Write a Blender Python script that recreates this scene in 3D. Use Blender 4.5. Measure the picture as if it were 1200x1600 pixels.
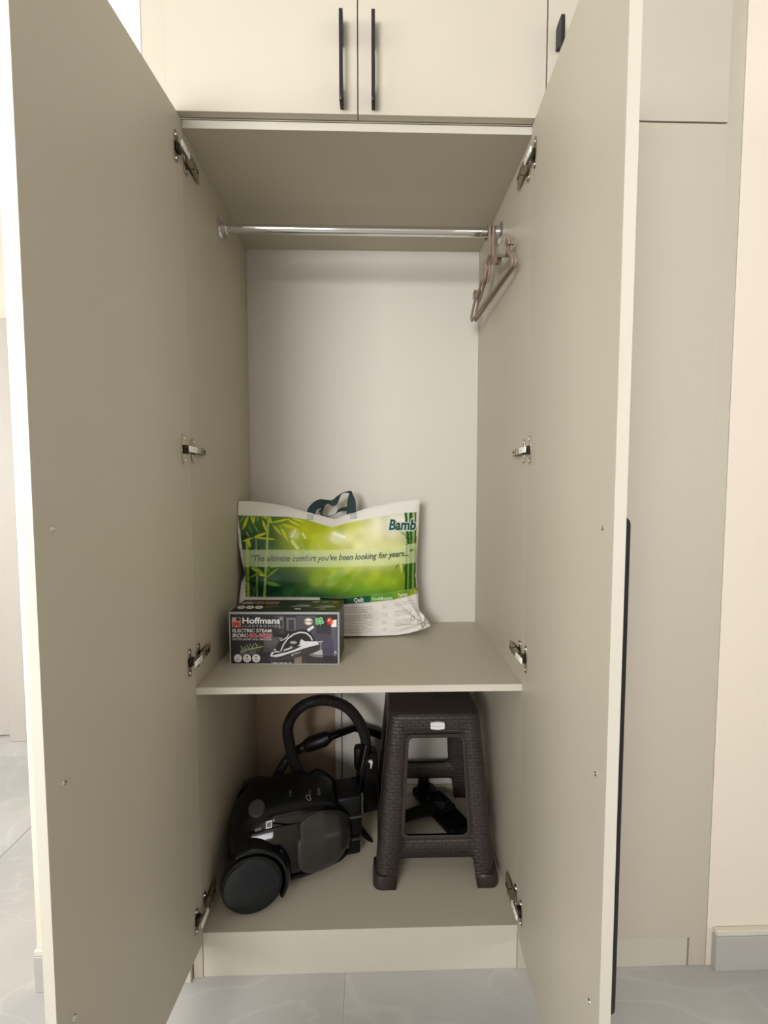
import bpy, bmesh, math, random
import numpy as np
from mathutils import Vector, Matrix

for o in list(bpy.data.objects):
    bpy.data.objects.remove(o, do_unlink=True)
S = bpy.context.scene
COL = S.collection
random.seed(4)

# ------------------------------------------------------------------ camera
F, CX, CY, CZ = 673.903, .0338, -1.0845, 1.2998
YAW, PIT, ROL = .0248, .0572, -.0004
_fw = Vector((math.sin(YAW)*math.cos(PIT), math.cos(YAW)*math.cos(PIT), -math.sin(PIT)))
_r = Vector((math.cos(YAW), -math.sin(YAW), 0)); _u = _r.cross(_fw)
_r2 = _r*math.cos(ROL)+_u*math.sin(ROL); _u2 = _u*math.cos(ROL)-_r*math.sin(ROL)
cam = bpy.data.cameras.new('camera'); camo = bpy.data.objects.new('camera', cam); COL.objects.link(camo)
cam.sensor_width = 36; cam.lens = F/1600*36; cam.clip_start = .02
m = Matrix((_r2, _u2, -_fw)).transposed().to_4x4(); m.translation = (CX, CY, CZ)
camo.matrix_world = m
S.camera = camo

def at(x, y, Y):
    """point of the plane y=Y that the photograph shows at pixel x, y (survey helper)"""
    d = _fw + _r2*((x-600)/F) - _u2*((y-800)/F)
    return Vector((CX, CY, CZ)) + d*((Y-CY)/d.y)

# ------------------------------------------------------------------ world, lights, exposure
w = bpy.data.worlds.new('world'); S.world = w; w.use_nodes = True
bg = w.node_tree.nodes['Background']; bg.inputs[0].default_value = (.80, .90, 1, 1); bg.inputs[1].default_value = 1.2

def area(name, loc, target, sx, sy, power, color, spread=125):
    l = bpy.data.lights.new(name, 'AREA'); l.shape = 'RECTANGLE'; l.size = sx; l.size_y = sy
    l.energy = power; l.color = color; l.spread = math.radians(spread)
    o = bpy.data.objects.new(name, l); COL.objects.link(o); o.location = loc
    o.rotation_euler = (Vector(target)-Vector(loc)).to_track_quat('-Z', 'Y').to_euler()
    return o
area('window_daylight_left', (-4.02, -2.1, 1.75), (-1.0, -2.0, 1.3), 2.1, 1.3, 72, (.99, .99, 1))
area('window_daylight_back', (-1.3, -3.82, 1.95), (-.1, 0, 1.75), 1.8, 1.1, 50, (1, .985, .965), 76)
area('corridor_daylight', (-4.02, .1, 1.25), (-1.0, .35, .3), 1.1, 1.9, 56, (1, .99, .97))
area('added_fill_right', (4.12, -2.3, 1.7), (.5, -1.4, 1.4), 1.5, 1.3, 30, (1, .985, .965))  # added fill from the right, no known source, brightens the open left door
ADDED_LAMP = (-.75, -1.55, 2.70)
lo = area('added_lamp_light', (ADDED_LAMP[0], ADDED_LAMP[1], 2.66), (ADDED_LAMP[0], ADDED_LAMP[1], 0), .40, .40, 3, (1, .95, .87)); lo.data.shape = 'DISK'  # weak glow of the added ceiling lamp, unseen, kept for small highlights
S.view_settings.view_transform = 'Standard'; S.view_settings.look = 'None'
S.view_settings.exposure = -.56; S.view_settings.gamma = 1; S.view_settings.use_curve_mapping = False

# ------------------------------------------------------------------ materials
def lin(c):
    return tuple((v/255/12.92 if v/255 <= .04045 else ((v/255+.055)/1.055)**2.4) for v in c)
def mat(name, rgb, rough=.5, metal=0, spec=.5, var=0, scale=20, bump=0, bscale=200, coat=0):
    m = bpy.data.materials.new(name); m.use_nodes = True; nt = m.node_tree; b = nt.nodes['Principled BSDF']
    c = (*lin(rgb), 1)
    b.inputs['Base Color'].default_value = c; b.inputs['Roughness'].default_value = rough
    b.inputs['Metallic'].default_value = metal; b.inputs['Specular IOR Level'].default_value = spec
    b.inputs['Coat Weight'].default_value = coat
    tc = nt.nodes.new('ShaderNodeTexCoord')
    if var:
        n = nt.nodes.new('ShaderNodeTexNoise'); n.inputs['Scale'].default_value = scale; n.inputs['Detail'].default_value = 5
        nt.links.new(tc.outputs['Object'], n.inputs['Vector'])
        mx = nt.nodes.new('ShaderNodeMix'); mx.data_type = 'RGBA'
        mx.inputs['A'].default_value = (*[v*(1-var) for v in c[:3]], 1); mx.inputs['B'].default_value = (*[min(1, v*(1+var)) for v in c[:3]], 1)
        nt.links.new(n.outputs['Fac'], mx.inputs['Factor']); nt.links.new(mx.outputs['Result'], b.inputs['Base Color'])
    if bump:
        n = nt.nodes.new('ShaderNodeTexNoise'); n.inputs['Scale'].default_value = bscale; n.inputs['Detail'].default_value = 3
        nt.links.new(tc.outputs['Object'], n.inputs['Vector'])
        bp = nt.nodes.new('ShaderNodeBump'); bp.inputs['Strength'].default_value = bump; bp.inputs['Distance'].default_value = .001
        nt.links.new(n.outputs['Fac'], bp.inputs['Height']); nt.links.new(bp.outputs['Normal'], b.inputs['Normal'])
    return m
M = dict(
    lam=mat('greige laminate', (188, 181, 164), .42, spec=.35, var=.015, scale=6, bump=.12, bscale=900),
    front=mat('greige laminate lit fronts', (199, 192, 178), .45, spec=.3, var=.012, scale=5, bump=.1, bscale=900),  # same board as the laminate, lightened for the light falling on the fronts
    edge=mat('pale edge banding', (205, 201, 188), .45, var=.01),
    back=mat('white back board', (205, 201, 192), .5, spec=.3, var=.01, scale=4),
    wall=mat('cream wall paint', (241, 231, 217), .85, spec=.2, var=.012, scale=4, bump=.25, bscale=350),
    rawwall=mat('beige wall behind the wardrobe', (176, 156, 134), .9, spec=.1, var=.03, scale=5),
    ceil=mat('white ceiling paint', (246, 244, 238), .9, spec=.2, var=.01),
    frame=mat('pale grey door frame', (196, 190, 182), .5, var=.02),
    chrome=mat('polished chrome', (225, 225, 228), .07, 1),
    nickel=mat('nickel hinge steel', (176, 168, 152), .25, 1),
    darkn=mat('dark hinge steel', (60, 54, 44), .35, .8),
    cap=mat('bright hinge cap', (246, 244, 238), .35),
    black=mat('matt black handle', (26, 26, 30), .42, spec=.4),
    brownpl=mat('taupe hanger plastic', (138, 119, 106), .45),
    vblack=mat('gloss black plastic', (10, 10, 12), .12, spec=.45),
    vmatt=mat('satin black plastic', (11, 11, 12), .42, spec=.25),
    vwheel=mat('dark wheel plastic', (21, 25, 29), .3, spec=.35),
    vrim=mat('wheel rim plastic', (9, 9, 10), .28, spec=.3),
    vsmoke=mat('smoked dust bin', (44, 44, 43), .16, spec=.5),
    vtrim=mat('dark grey trim', (60, 60, 62), .3),
    hose=mat('ribbed hose plastic', (34, 33, 33), .4, spec=.35),
    skirt=mat('grey stone skirting', (188, 187, 183), .4, var=.05, scale=7),
    skirttop=mat('pale skirting trim', (222, 218, 205), .5),
    grout=mat('light grout', (232, 231, 228), .9, var=.03),
    strap=mat('dark green webbing', (16, 44, 46), .7, bump=.5, bscale=900),
    cardside=mat('dark printed card', (34, 34, 38), .35, var=.1),
    cardedge=mat('silver card border', (162, 162, 168), .35, var=.02),
    glass=mat('window glass', (240, 245, 250), .02),
)
M['glass'].node_tree.nodes['Principled BSDF'].inputs['Transmission Weight'].default_value = 1

def attr_mat(name, rough, spec=.5, bump=0, sheen=0):
    m = bpy.data.materials.new(name); m.use_nodes = True; nt = m.node_tree; b = nt.nodes['Principled BSDF']
    a = nt.nodes.new('ShaderNodeVertexColor'); a.layer_name = 'ink'
    nt.links.new(a.outputs['Color'], b.inputs['Base Color']); b.inputs['Roughness'].default_value = rough
    b.inputs['Specular IOR Level'].default_value = spec
    return m
M['ink'] = attr_mat('printed ink', .38)
M['bagink'] = attr_mat('printed bag film', .42, .22)

def marble():
    m = bpy.data.materials.new('grey veined tile'); m.use_nodes = True; nt = m.node_tree; N = nt.nodes; L = nt.links
    b = N['Principled BSDF']; tc = N.new('ShaderNodeTexCoord'); oi = N.new('ShaderNodeObjectInfo')
    add = N.new('ShaderNodeVectorMath'); add.operation = 'ADD'; L.new(tc.outputs['Object'], add.inputs[0])
    sc = N.new('ShaderNodeVectorMath'); sc.operation = 'SCALE'; sc.inputs['Scale'].default_value = 7
    cmb = N.new('ShaderNodeCombineXYZ'); L.new(oi.outputs['Random'], cmb.inputs[0]); L.new(oi.outputs['Random'], cmb.inputs[1])
    L.new(cmb.outputs[0], sc.inputs[0]); L.new(sc.outputs[0], add.inputs[1])
    n = N.new('ShaderNodeTexNoise'); n.inputs['Scale'].default_value = 2.4; n.inputs['Detail'].default_value = 7; L.new(add.outputs[0], n.inputs['Vector'])
    r = N.new('ShaderNodeValToRGB'); L.new(n.outputs['Fac'], r.inputs[0])
    r.color_ramp.elements[0].position = .35; r.color_ramp.elements[0].color = (*lin((178, 178, 176)), 1)
    r.color_ramp.elements[1].position = .7; r.color_ramp.elements[1].color = (*lin((198, 197, 194)), 1)
    v = N.new('ShaderNodeTexNoise'); v.inputs['Scale'].default_value = 1.9; v.inputs['Detail'].default_value = 3.5; v.inputs['Distortion'].default_value = 1.1
    mp = N.new('ShaderNodeMapping'); mp.inputs['Rotation'].default_value = (0, 0, .7); mp.inputs['Scale'].default_value = (1, 2.2, 1)
    L.new(add.outputs[0], mp.inputs[0]); L.new(mp.outputs[0], v.inputs['Vector'])
    sub = N.new('ShaderNodeMath'); sub.operation = 'SUBTRACT'; sub.inputs[1].default_value = .5; L.new(v.outputs['Fac'], sub.inputs[0])
    ab = N.new('ShaderNodeMath'); ab.operation = 'ABSOLUTE'; L.new(sub.outputs[0], ab.inputs[0])
    rr = N.new('ShaderNodeMapRange'); rr.inputs['From Min'].default_value = 0; rr.inputs['From Max'].default_value = .02
    rr.inputs['To Min'].default_value = .38; rr.inputs['To Max'].default_value = 0; L.new(ab.outputs[0], rr.inputs['Value'])
    mul = N.new('ShaderNodeMath'); mul.operation = 'MULTIPLY'; L.new(rr.outputs[0], mul.inputs[0]); L.new(n.outputs['Fac'], mul.inputs[1])
    mx = N.new('ShaderNodeMix'); mx.data_type = 'RGBA'; L.new(mul.outputs[0], mx.inputs['Factor']); L.new(r.outputs[0], mx.inputs['A'])
    mx.inputs['B'].default_value = (*lin((226, 225, 222)), 1); L.new(mx.outputs['Result'], b.inputs['Base Color'])
    b.inputs['Roughness'].default_value = .28
    return m
M['tile'] = marble()

def wicker():
    m = bpy.data.materials.new('dark brown woven plastic'); m.use_nodes = True; nt = m.node_tree; N = nt.nodes; L = nt.links
    b = N['Principled BSDF']; b.inputs['Roughness'].default_value = .48
    tc = N.new('ShaderNodeTexCoord'); sp = N.new('ShaderNodeSeparateXYZ'); L.new(tc.outputs['Object'], sp.inputs[0])
    ad = N.new('ShaderNodeMath'); ad.operation = 'ADD'; L.new(sp.outputs[0], ad.inputs[0]); L.new(sp.outputs[1], ad.inputs[1])
    cb = N.new('ShaderNodeCombineXYZ'); L.new(ad.outputs[0], cb.inputs[0])
    ge = N.new('ShaderNodeNewGeometry'); sn = N.new('ShaderNodeSeparateXYZ'); L.new(ge.outputs['Normal'], sn.inputs[0])
    up = N.new('ShaderNodeMath'); up.operation = 'GREATER_THAN'; up.inputs[1].default_value = .7; L.new(sn.outputs[2], up.inputs[0])
    mz = N.new('ShaderNodeMix'); L.new(up.outputs[0], mz.inputs['Factor']); L.new(sp.outputs[2], mz.inputs['A']); L.new(sp.outputs[1], mz.inputs['B'])
    L.new(mz.outputs['Result'], cb.inputs[1])
    br = N.new('ShaderNodeTexBrick'); L.new(cb.outputs[0], br.inputs['Vector']); br.inputs['Scale'].default_value = 1
    br.inputs['Brick Width'].default_value = .024; br.inputs['Row Height'].default_value = .0105; br.inputs['Mortar Size'].default_value = .0016
    br.inputs['Mortar Smooth'].default_value = 1; br.offset = .5
    br.inputs['Color1'].default_value = (*lin((54, 44, 42)), 1); br.inputs['Color2'].default_value = (*lin((50, 41, 39)), 1); br.inputs['Mortar'].default_value = (*lin((40, 32, 31)), 1)
    L.new(br.outputs['Color'], b.inputs['Base Color'])
    nv = N.new('ShaderNodeMath'); nv.operation = 'SUBTRACT'; nv.inputs[0].default_value = 1; L.new(br.outputs['Fac'], nv.inputs[1])
    bp = N.new('ShaderNodeBump'); bp.inputs['Strength'].default_value = .7; bp.inputs['Distance'].default_value = .002
    L.new(nv.outputs[0], bp.inputs['Height']); L.new(bp.outputs['Normal'], b.inputs['Normal'])
    return m
M['wicker'] = wicker(); M['stoolrim'] = mat('smooth dark brown plastic', (44, 37, 36), .45)

# ------------------------------------------------------------------ mesh helpers
def tag(o, label=None, cat=None, group=None, kind=None):
    if label: o['label'] = label
    if cat: o['category'] = cat
    if group: o['group'] = group
    if kind: o['kind'] = kind
    return o
def empty(name, loc=(0, 0, 0), rz=0):
    o = bpy.data.objects.new(name, None); COL.objects.link(o); o.location = loc; o.rotation_euler = (0, 0, rz)
    o.empty_display_size = .05
    return o
class MB:
    def __init__(s): s.bm = bmesh.new()
    def box(s, x0, x1, y0, y1, z0, z1, bev=0, mi=0, seg=1):
        t = bmesh.new(); bmesh.ops.create_cube(t, size=1)
        for v in t.verts: v.co = Vector(((x0+x1)/2+v.co.x*(x1-x0), (y0+y1)/2+v.co.y*(y1-y0), (z0+z1)/2+v.co.z*(z1-z0)))
        if bev: bmesh.ops.bevel(t, geom=t.edges[:], offset=bev, segments=seg, affect='EDGES', profile=.5)
        return s.merge(t, mi)
    def merge(s, t, mi=0, mx=None):
        if mx is not None: bmesh.ops.transform(t, matrix=mx, verts=t.verts)
        mp = [s.bm.verts.new(v.co) for v in t.verts]
        t.verts.index_update()
        for f in t.faces:
            try: nf = s.bm.faces.new([mp[v.index] for v in f.verts]); nf.material_index = mi; nf.smooth = f.smooth
            except ValueError: pass
        t.free(); return s
    def prism(s, pts, ax, a, b, mi=0, bev=0):
        """outline of 2-D points extruded from a to b along axis ax"""
        t = bmesh.new()
        def P(p, c): return {'x': (c, p[0], p[1]), 'y': (p[0], c, p[1]), 'z': (p[0], p[1], c)}[ax]
        A = [t.verts.new(P(p, a)) for p in pts]; B = [t.verts.new(P(p, b)) for p in pts]; n = len(pts)
        t.faces.new(A); t.faces.new(B[::-1])
        for i in range(n): t.faces.new((A[i], B[i], B[(i+1) % n], A[(i+1) % n]))
        bmesh.ops.recalc_face_normals(t, faces=t.faces)
        if bev: bmesh.ops.bevel(t, geom=t.edges[:], offset=bev, segments=1, affect='EDGES')
        return s.merge(t, mi)
    def loft(s, rings, mi=0, cap=True, smooth=True):
        R = [[s.bm.verts.new(p) for p in r] for r in rings]; n = len(rings[0])
        for a, b in zip(R, R[1:]):
            for i in range(n):
                f = s.bm.faces.new((a[i], a[(i+1) % n], b[(i+1) % n], b[i])); f.smooth = smooth; f.material_index = mi
        if cap:
            for r in (R[0][::-1], R[-1]): f = s.bm.faces.new(r); f.material_index = mi
        return s
    def tube(s, pts, r, n=10, mi=0, cap=True):
        pts = [Vector(p) for p in pts]; rs = r if isinstance(r, (list, tuple)) else [r]*len(pts)
        rings = []; up = None
        for i, p in enumerate(pts):
            t = (pts[min(i+1, len(pts)-1)]-pts[max(i-1, 0)]).normalized()
            if up is None: up = t.orthogonal().normalized()
            up = (up-t*up.dot(t)).normalized(); sd = t.cross(up)
            rings.append([p+(up*math.cos(a)+sd*math.sin(a))*rs[i] for a in [2*math.pi*k/n for k in range(n)]])
        return s.loft(rings, mi, cap)
    def lathe(s, prof, mx, n=48, mi=0):
        """profile of (radius, height) pairs about z, then moved by mx"""
        rings = [[mx @ Vector((r*math.cos(2*math.pi*k/n), r*math.sin(2*math.pi*k/n), h)) for k in range(n)] for r, h in prof]
        return s.loft(rings, mi, True)
    def build(s, name, mats, parent=None, loc=None, rz=0, recalc=True):
        if recalc: bmesh.ops.recalc_face_normals(s.bm, faces=s.bm.faces)
        me = bpy.data.meshes.new(name); s.bm.to_mesh(me); s.bm.free()
        for m in (mats if isinstance(mats, (list, tuple)) else [mats]): me.materials.append(m)
        me.set_sharp_from_angle(angle=math.radians(38))
        o = bpy.data.objects.new(name, me); COL.objects.link(o)
        if parent: o.parent = parent
        if loc: o.location = loc
        if rz: o.rotation_euler = (0, 0, rz)
        return o
def smooth_curve(pts, k=10):
    P = [Vector(p) for p in pts]; P = [2*P[0]-P[1]]+P+[2*P[-1]-P[-2]]; out = []
    for i in range(1, len(P)-2):
        for j in range(k):
            t = j/k; a, b, c, d = P[i-1], P[i], P[i+1], P[i+2]
            out.append(.5*((2*b)+(c-a)*t+(2*a-5*b+4*c-d)*t*t+(3*b-a-3*c+d)*t**3))
    return out+[P[-2]]
def struct(o, name=None): o['kind'] = 'structure'; return o
def rrect(hx, hy, r, n=6):
    out = []
    for cx, cy, a0 in ((hx-r, hy-r, 0), (-hx+r, hy-r, 90), (-hx+r, -hy+r, 180), (hx-r, -hy+r, 270)):
        for k in range(n+1):
            a = math.radians(a0+90*k/n); out.append((cx+r*math.cos(a), cy+r*math.sin(a)))
    return out

class Print:
    """flat print laid on a surface: polygons and lettering with their own ink colour"""
    def __init__(s, mapf): s.f = mapf; s.V = []; s.Fc = []; s.C = []; s.l = 0
    def poly(s, pts, rgb, layer=None):
        s.l += 1; ly = s.l if layer is None else layer; b = len(s.V)
        s.V += [tuple(s.f(x, y, ly)) for x, y in pts]; s.Fc.append(list(range(b, b+len(pts)))); s.C.append(rgb)
    def rect(s, x0, y0, x1, y1, rgb): s.poly([(x0, y0), (x1, y0), (x1, y1), (x0, y1)], rgb)
    def ell(s, cx, cy, rx, ry, rgb, n=20): s.poly([(cx+rx*math.cos(2*math.pi*k/n), cy+ry*math.sin(2*math.pi*k/n)) for k in range(n)], rgb)
    def stroke(s, pts, wd, rgb):
        pts = [Vector(p) for p in pts]; A = []; B = []
        for i, p in enumerate(pts):
            t = (pts[min(i+1, len(pts)-1)]-pts[max(i-1, 0)]).normalized(); n = Vector((-t.y, t.x))*wd/2
            A.append(p+n); B.append(p-n)
        s.poly([tuple(q) for q in A+B[::-1]], rgb)
    def text(s, body, x, y, size, rgb, bold=0, shear=0, width=None, rot=0, spacing=1, curve=None):
        """x, y: left end of the base line in design units (y runs down); width: total length wanted"""
        c = bpy.data.curves.new('t', 'FONT'); c.body = body; c.size = 1; c.offset = bold; c.shear = shear; c.space_character = spacing
        c.resolution_u = 3
        o = bpy.data.objects.new('t', c); COL.objects.link(o)
        bpy.context.view_layer.update()
        me = o.to_mesh(); vs = [v.co.copy() for v in me.vertices]; fs = [list(p.vertices) for p in me.polygons]
        o.to_mesh_clear(); bpy.data.objects.remove(o)
        if not vs: return
        x0 = min(v.x for v in vs); x1 = max(v.x for v in vs); k = size if width is None else width/(x1-x0)
        s.l += 1; b = len(s.V); cr, sr = math.cos(rot), math.sin(rot)
        for v in vs:
            px, py = (v.x-x0)*k, v.y*size
            if curve: py -= curve(x+px)
            s.V.append(tuple(s.f(x+px*cr+py*sr, y+px*sr-py*cr, s.l)))
        for f in fs: s.Fc.append([b+i for i in f]); s.C.append(rgb)
    def build(s, name, parent, mt=None):
        me = bpy.data.meshes.new(name); me.from_pydata(s.V, [], s.Fc)
        ca = me.color_attributes.new('ink', 'FLOAT_COLOR', 'CORNER')
        i = 0
        for p, c in zip(me.polygons, s.C):
            for k in range(p.loop_total): ca.data[p.loop_start+k].color = (*lin(c), 1)
        me.materials.append(mt or M['ink'])
        o = bpy.data.objects.new(name, me); COL.objects.link(o); o.parent = parent
        return o

# ------------------------------------------------------------------ room shell
XL, XR, YB, H = -4.1, 4.2, -3.9, 2.76
struct(MB().box(XL-.1, XR+.1, YB-.1, 1.6, -.06, -.003).build('floor', M['grout']))
floor = bpy.data.objects['floor']
tme = None; TW, TH = .62, 1.24
for i in range(-7, 8):
    for j in range(-4, 2):
        x0, y0 = -.042+i*TW, -.255+j*TH
        x1, y1 = x0+TW, y0+TH
        if x1 < XL or x0 > XR or y1 < YB or y0 > 1.55: continue
        if tme is None:
            o = MB().box(-TW/2+.0013, TW/2-.0013, -TH/2+.0013, TH/2-.0013, -.012, 0, .0006).build('tile', M['tile'], floor); tme = o.data
        else: o = bpy.data.objects.new('tile', tme); COL.objects.link(o); o.parent = floor
        o.location = ((x0+x1)/2, (y0+y1)/2, 0)
struct(MB().box(XL-.1, XR+.1, YB-.1, 1.6, H, H+.08).build('ceiling', M['ceil']))
# right piece of wall beside the filler panel; the wardrobe stands in its recess
struct(MB().box(.936, XR, -.004, .12, 0, H).build('wall_right', M['wall']))
wr = MB(); wr.box(XR, XR+.1, YB-.1, -3.1, 0, H); wr.box(XR, XR+.1, -1.5, .12, 0, H); wr.box(XR, XR+.1, -3.1, -1.5, 0, 1.0); wr.box(XR, XR+.1, -3.1, -1.5, 2.4, H)
struct(wr.build('wall_side_right', M['wall']))
struct(MB().box(-.84, -.503, -.010, .64, 0, H).build('wall_left', M['wall']))
struct(MB().box(-.503, .95, .56, .64, 0, H).build('wall_behind', M['rawwall']))
struct(MB().box(XL, -.5, 1.2, 1.3, 0, H).build('wall_far', M['wall']))
# left wall with window opening
wl = MB(); y0, y1, z0, z1 = -3.2, -1.0, 1.05, 2.45
wl.box(XL-.1, XL, YB-.1, y0, 0, H); wl.box(XL-.1, XL, y1, -.5, 0, H); wl.box(XL-.1, XL, .7, 1.3, 0, H); wl.box(XL-.1, XL, -.5, .7, 2.3, H); wl.box(XL-.1, XL, -.5, .7, 0, .2); wl.box(XL-.1, XL, y0, y1, 0, z0); wl.box(XL-.1, XL, y0, y1, z1, H)
struct(wl.build('wall_side_left', M['wall']))
def window(name, ax, c, a0, a1, b0, b1):
    f = MB()
    def bx(u0, u1, v0, v1, t=.03):
        if ax == 'x': f.box(c-t, c+t, u0, u1, v0, v1, .003)
        else: f.box(u0, u1, c-t, c+t, v0, v1, .003)
    bx(a0, a0+.05, b0, b1); bx(a1-.05, a1, b0, b1); bx(a0+.05, a1-.05, b0, b0+.05); bx(a0+.05, a1-.05, b1-.05, b1); bx((a0+a1)/2-.025, (a0+a1)/2+.025, b0+.05, b1-.05)
    o = struct(f.build(name, M['ceil']))
    for u0, u1 in ((a0+.05, (a0+a1)/2-.025), ((a0+a1)/2+.025, a1-.05)):
        g = MB()
        if ax == 'x': g.box(c-.003, c+.003, u0, u1, b0+.05, b1-.05)
        else: g.box(u0, u1, c-.003, c+.003, b0+.05, b1-.05)
        g.build('pane', M['glass'], o)
window('window_1', 'x', XL-.05, y0, y1, z0, z1); window('added_window_right', 'x', XR+.05, -3.1, -1.5, 1.0, 2.4); window('window_3', 'x', XL-.05, -.5, .7, .2, 2.3)  # the window in the right wall is added to carry the fill light
wb = MB(); x0, x1 = -2.25, -.35
wb.box(XL, x0, YB-.1, YB, 0, H); wb.box(x1, XR, YB-.1, YB, 0, H); wb.box(x0, x1, YB-.1, YB, 0, 1.35); wb.box(x0, x1, YB-.1, YB, 2.55, H)
struct(wb.build('wall_back', M['wall']))
window('window_2', 'y', YB-.05, x0, x1, 1.35, 2.55)
# flush ceiling lamp, unseen and added for its glints on rail and wheel hub
cl = tag(empty('added_ceiling_lamp', (ADDED_LAMP[0], ADDED_LAMP[1], H)), 'added unseen round white flush lamp on the ceiling in front of the wardrobe', 'lamp')
MB().lathe([(.01, 0), (.23, 0), (.235, -.02), (.225, -.045), (.20, -.05), (.20, -.03), (.01, -.03)], Matrix(), 48).build('housing', M['ceil'], cl)
dm = bpy.data.materials.new('added lamp diffuser'); dm.use_nodes = True; e_ = dm.node_tree.nodes['Principled BSDF']; e_.inputs['Emission Color'].default_value = (1, .95, .87, 1); e_.inputs['Emission Strength'].default_value = 4
MB().lathe([(.01, -.032), (.198, -.032), (.198, -.052), (.17, -.066), (.10, -.076), (.01, -.080)], Matrix(), 48).build('diffuser', dm, cl)
# far doorway with grey frame
d = MB(); d.box(-1.83, -1.742, 1.10, 1.199, 0, 2.12, .003)
d.box(-1.742, -1.722, 1.145, 1.199, 0, 2.12, .002)
d.box(-2.75, -1.83, 1.125, 1.199, 2.04, 2.12, .003); d.box(-2.83, -2.75, 1.10, 1.199, 0, 2.12, .003)
dr = struct(d.build('door_1', M['frame']))
MB().box(-2.75, -1.831, 1.15, 1.19, .005, 2.04, .003).build('door_leaf', M['frame'], dr)
# skirting right of the filler
sk = MB(); sk.box(.950, XR-.002, -.020, -.004, 0, .096, .001); sk.box(.952, XR-.002, -.018, -.004, .096, .112, .002, 1)
o = struct(sk.build('baseboard_right', [M['skirt'], M['skirttop']]))
sk = MB(); sk.box(-.84, -.505, -.024, -.010, 0, .096, .001); sk.box(-.84, -.505, -.022, -.010, .096, .112, .002, 1)
struct(sk.build('baseboard_left', [M['skirt'], M['skirttop']]))
# filler strips between the fitted fronts and the walls
struct(MB().box(-.501, -.4475, -.012, .02, 0, H-.005, .001).build('trim_1', M['front']))
struct(MB().box(.8875, .9345, -.004, .02, 0, H-.005, .001).build('trim_2', M['front']))

# ------------------------------------------------------------------ main wardrobe
ZB, ZS, ZT, D = .1255, .7892, 2.1507, .5216
W = .42
wd = tag(empty('wardrobe', (0, 0, 0)), 'tall greige wardrobe standing open with both doors swung out, rail on top and shelf below', 'wardrobe')
def lp(name, *a, m='lam', p=None, bev=.0006):
    return MB().box(*a, bev).build(name, M[m], p or wd)
lp('side_panel', -.4445, -W, 0, D+.03, 0, ZT+.018); lp('side_panel', W, .4445, 0, D+.03, 0, ZT+.018)
def board(name, z0, z1, y1=D-.001):
    b = MB(); b.box(-W+.0005, W-.0005, .0012, y1, z0, z1); b.box(-W+.0005, W-.0005, 0, .0012, z0, z1, mi=1)
    return b.build(name, [M['lam'], M['edge']], wd)
board('top_panel', ZT, ZT+.018); board('shelf', ZS-.018, ZS); board('bottom_panel', ZB-.018, ZB)
lp('plinth', -W+.0005, W-.0005, .002, .02, 0, ZB-.0185, m='edge')
lp('back_panel', -W, W, D, D+.004, ZS-.02, ZT+.01, m='back')
o = lp('lower_back_panel', -.113, W, D-.006, D-.002, ZB+.0285, ZS-.019, m='back'); o['label'] = 'loose white back board covering the right of the lower compartment'
b = MB(); b.box(-.0895, -.086, D-.0075, D-.0061, ZB+.03, ZS-.019); b.build('board_joint', M['black'], wd)
lp('back_rail', -.113, W-.0005, D-.016, D-.0065, ZB, ZB+.028)
# clothes rail
rail = MB(); mx = Matrix.Translation((-.404, .256, 2.068)) @ Matrix.Rotation(math.pi/2, 4, 'Y')
rail.lathe([(.0135, 0), (.0135, .808)], mx, 32)
rl = rail.build('clothes_rail', M['chrome'], wd); rl['label'] = 'polished chrome hanging rail'
for s in (-1, 1):
    fl = MB(); mx = Matrix.Translation((s*W, .256, 2.068)) @ Matrix.Rotation(-s*math.pi/2, 4, 'Y')
    fl.lathe([(.004, 0), (.029, 0), (.0295, .002), (.027, .004), (.019, .006), (.0185, .02), (.0165, .022), (.0136, .022)], mx, 32)
    for a in (90, 210, 330):
        m2 = mx @ Matrix.Translation((.0235*math.cos(math.radians(a)), .0235*math.sin(math.radians(a)), .003)); fl.lathe([(.001, 0), (.0035, 0), (.003, .003), (.001, .0035)], m2, 10)
    fl.build('rail_bracket', M['chrome'], rl)

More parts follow.
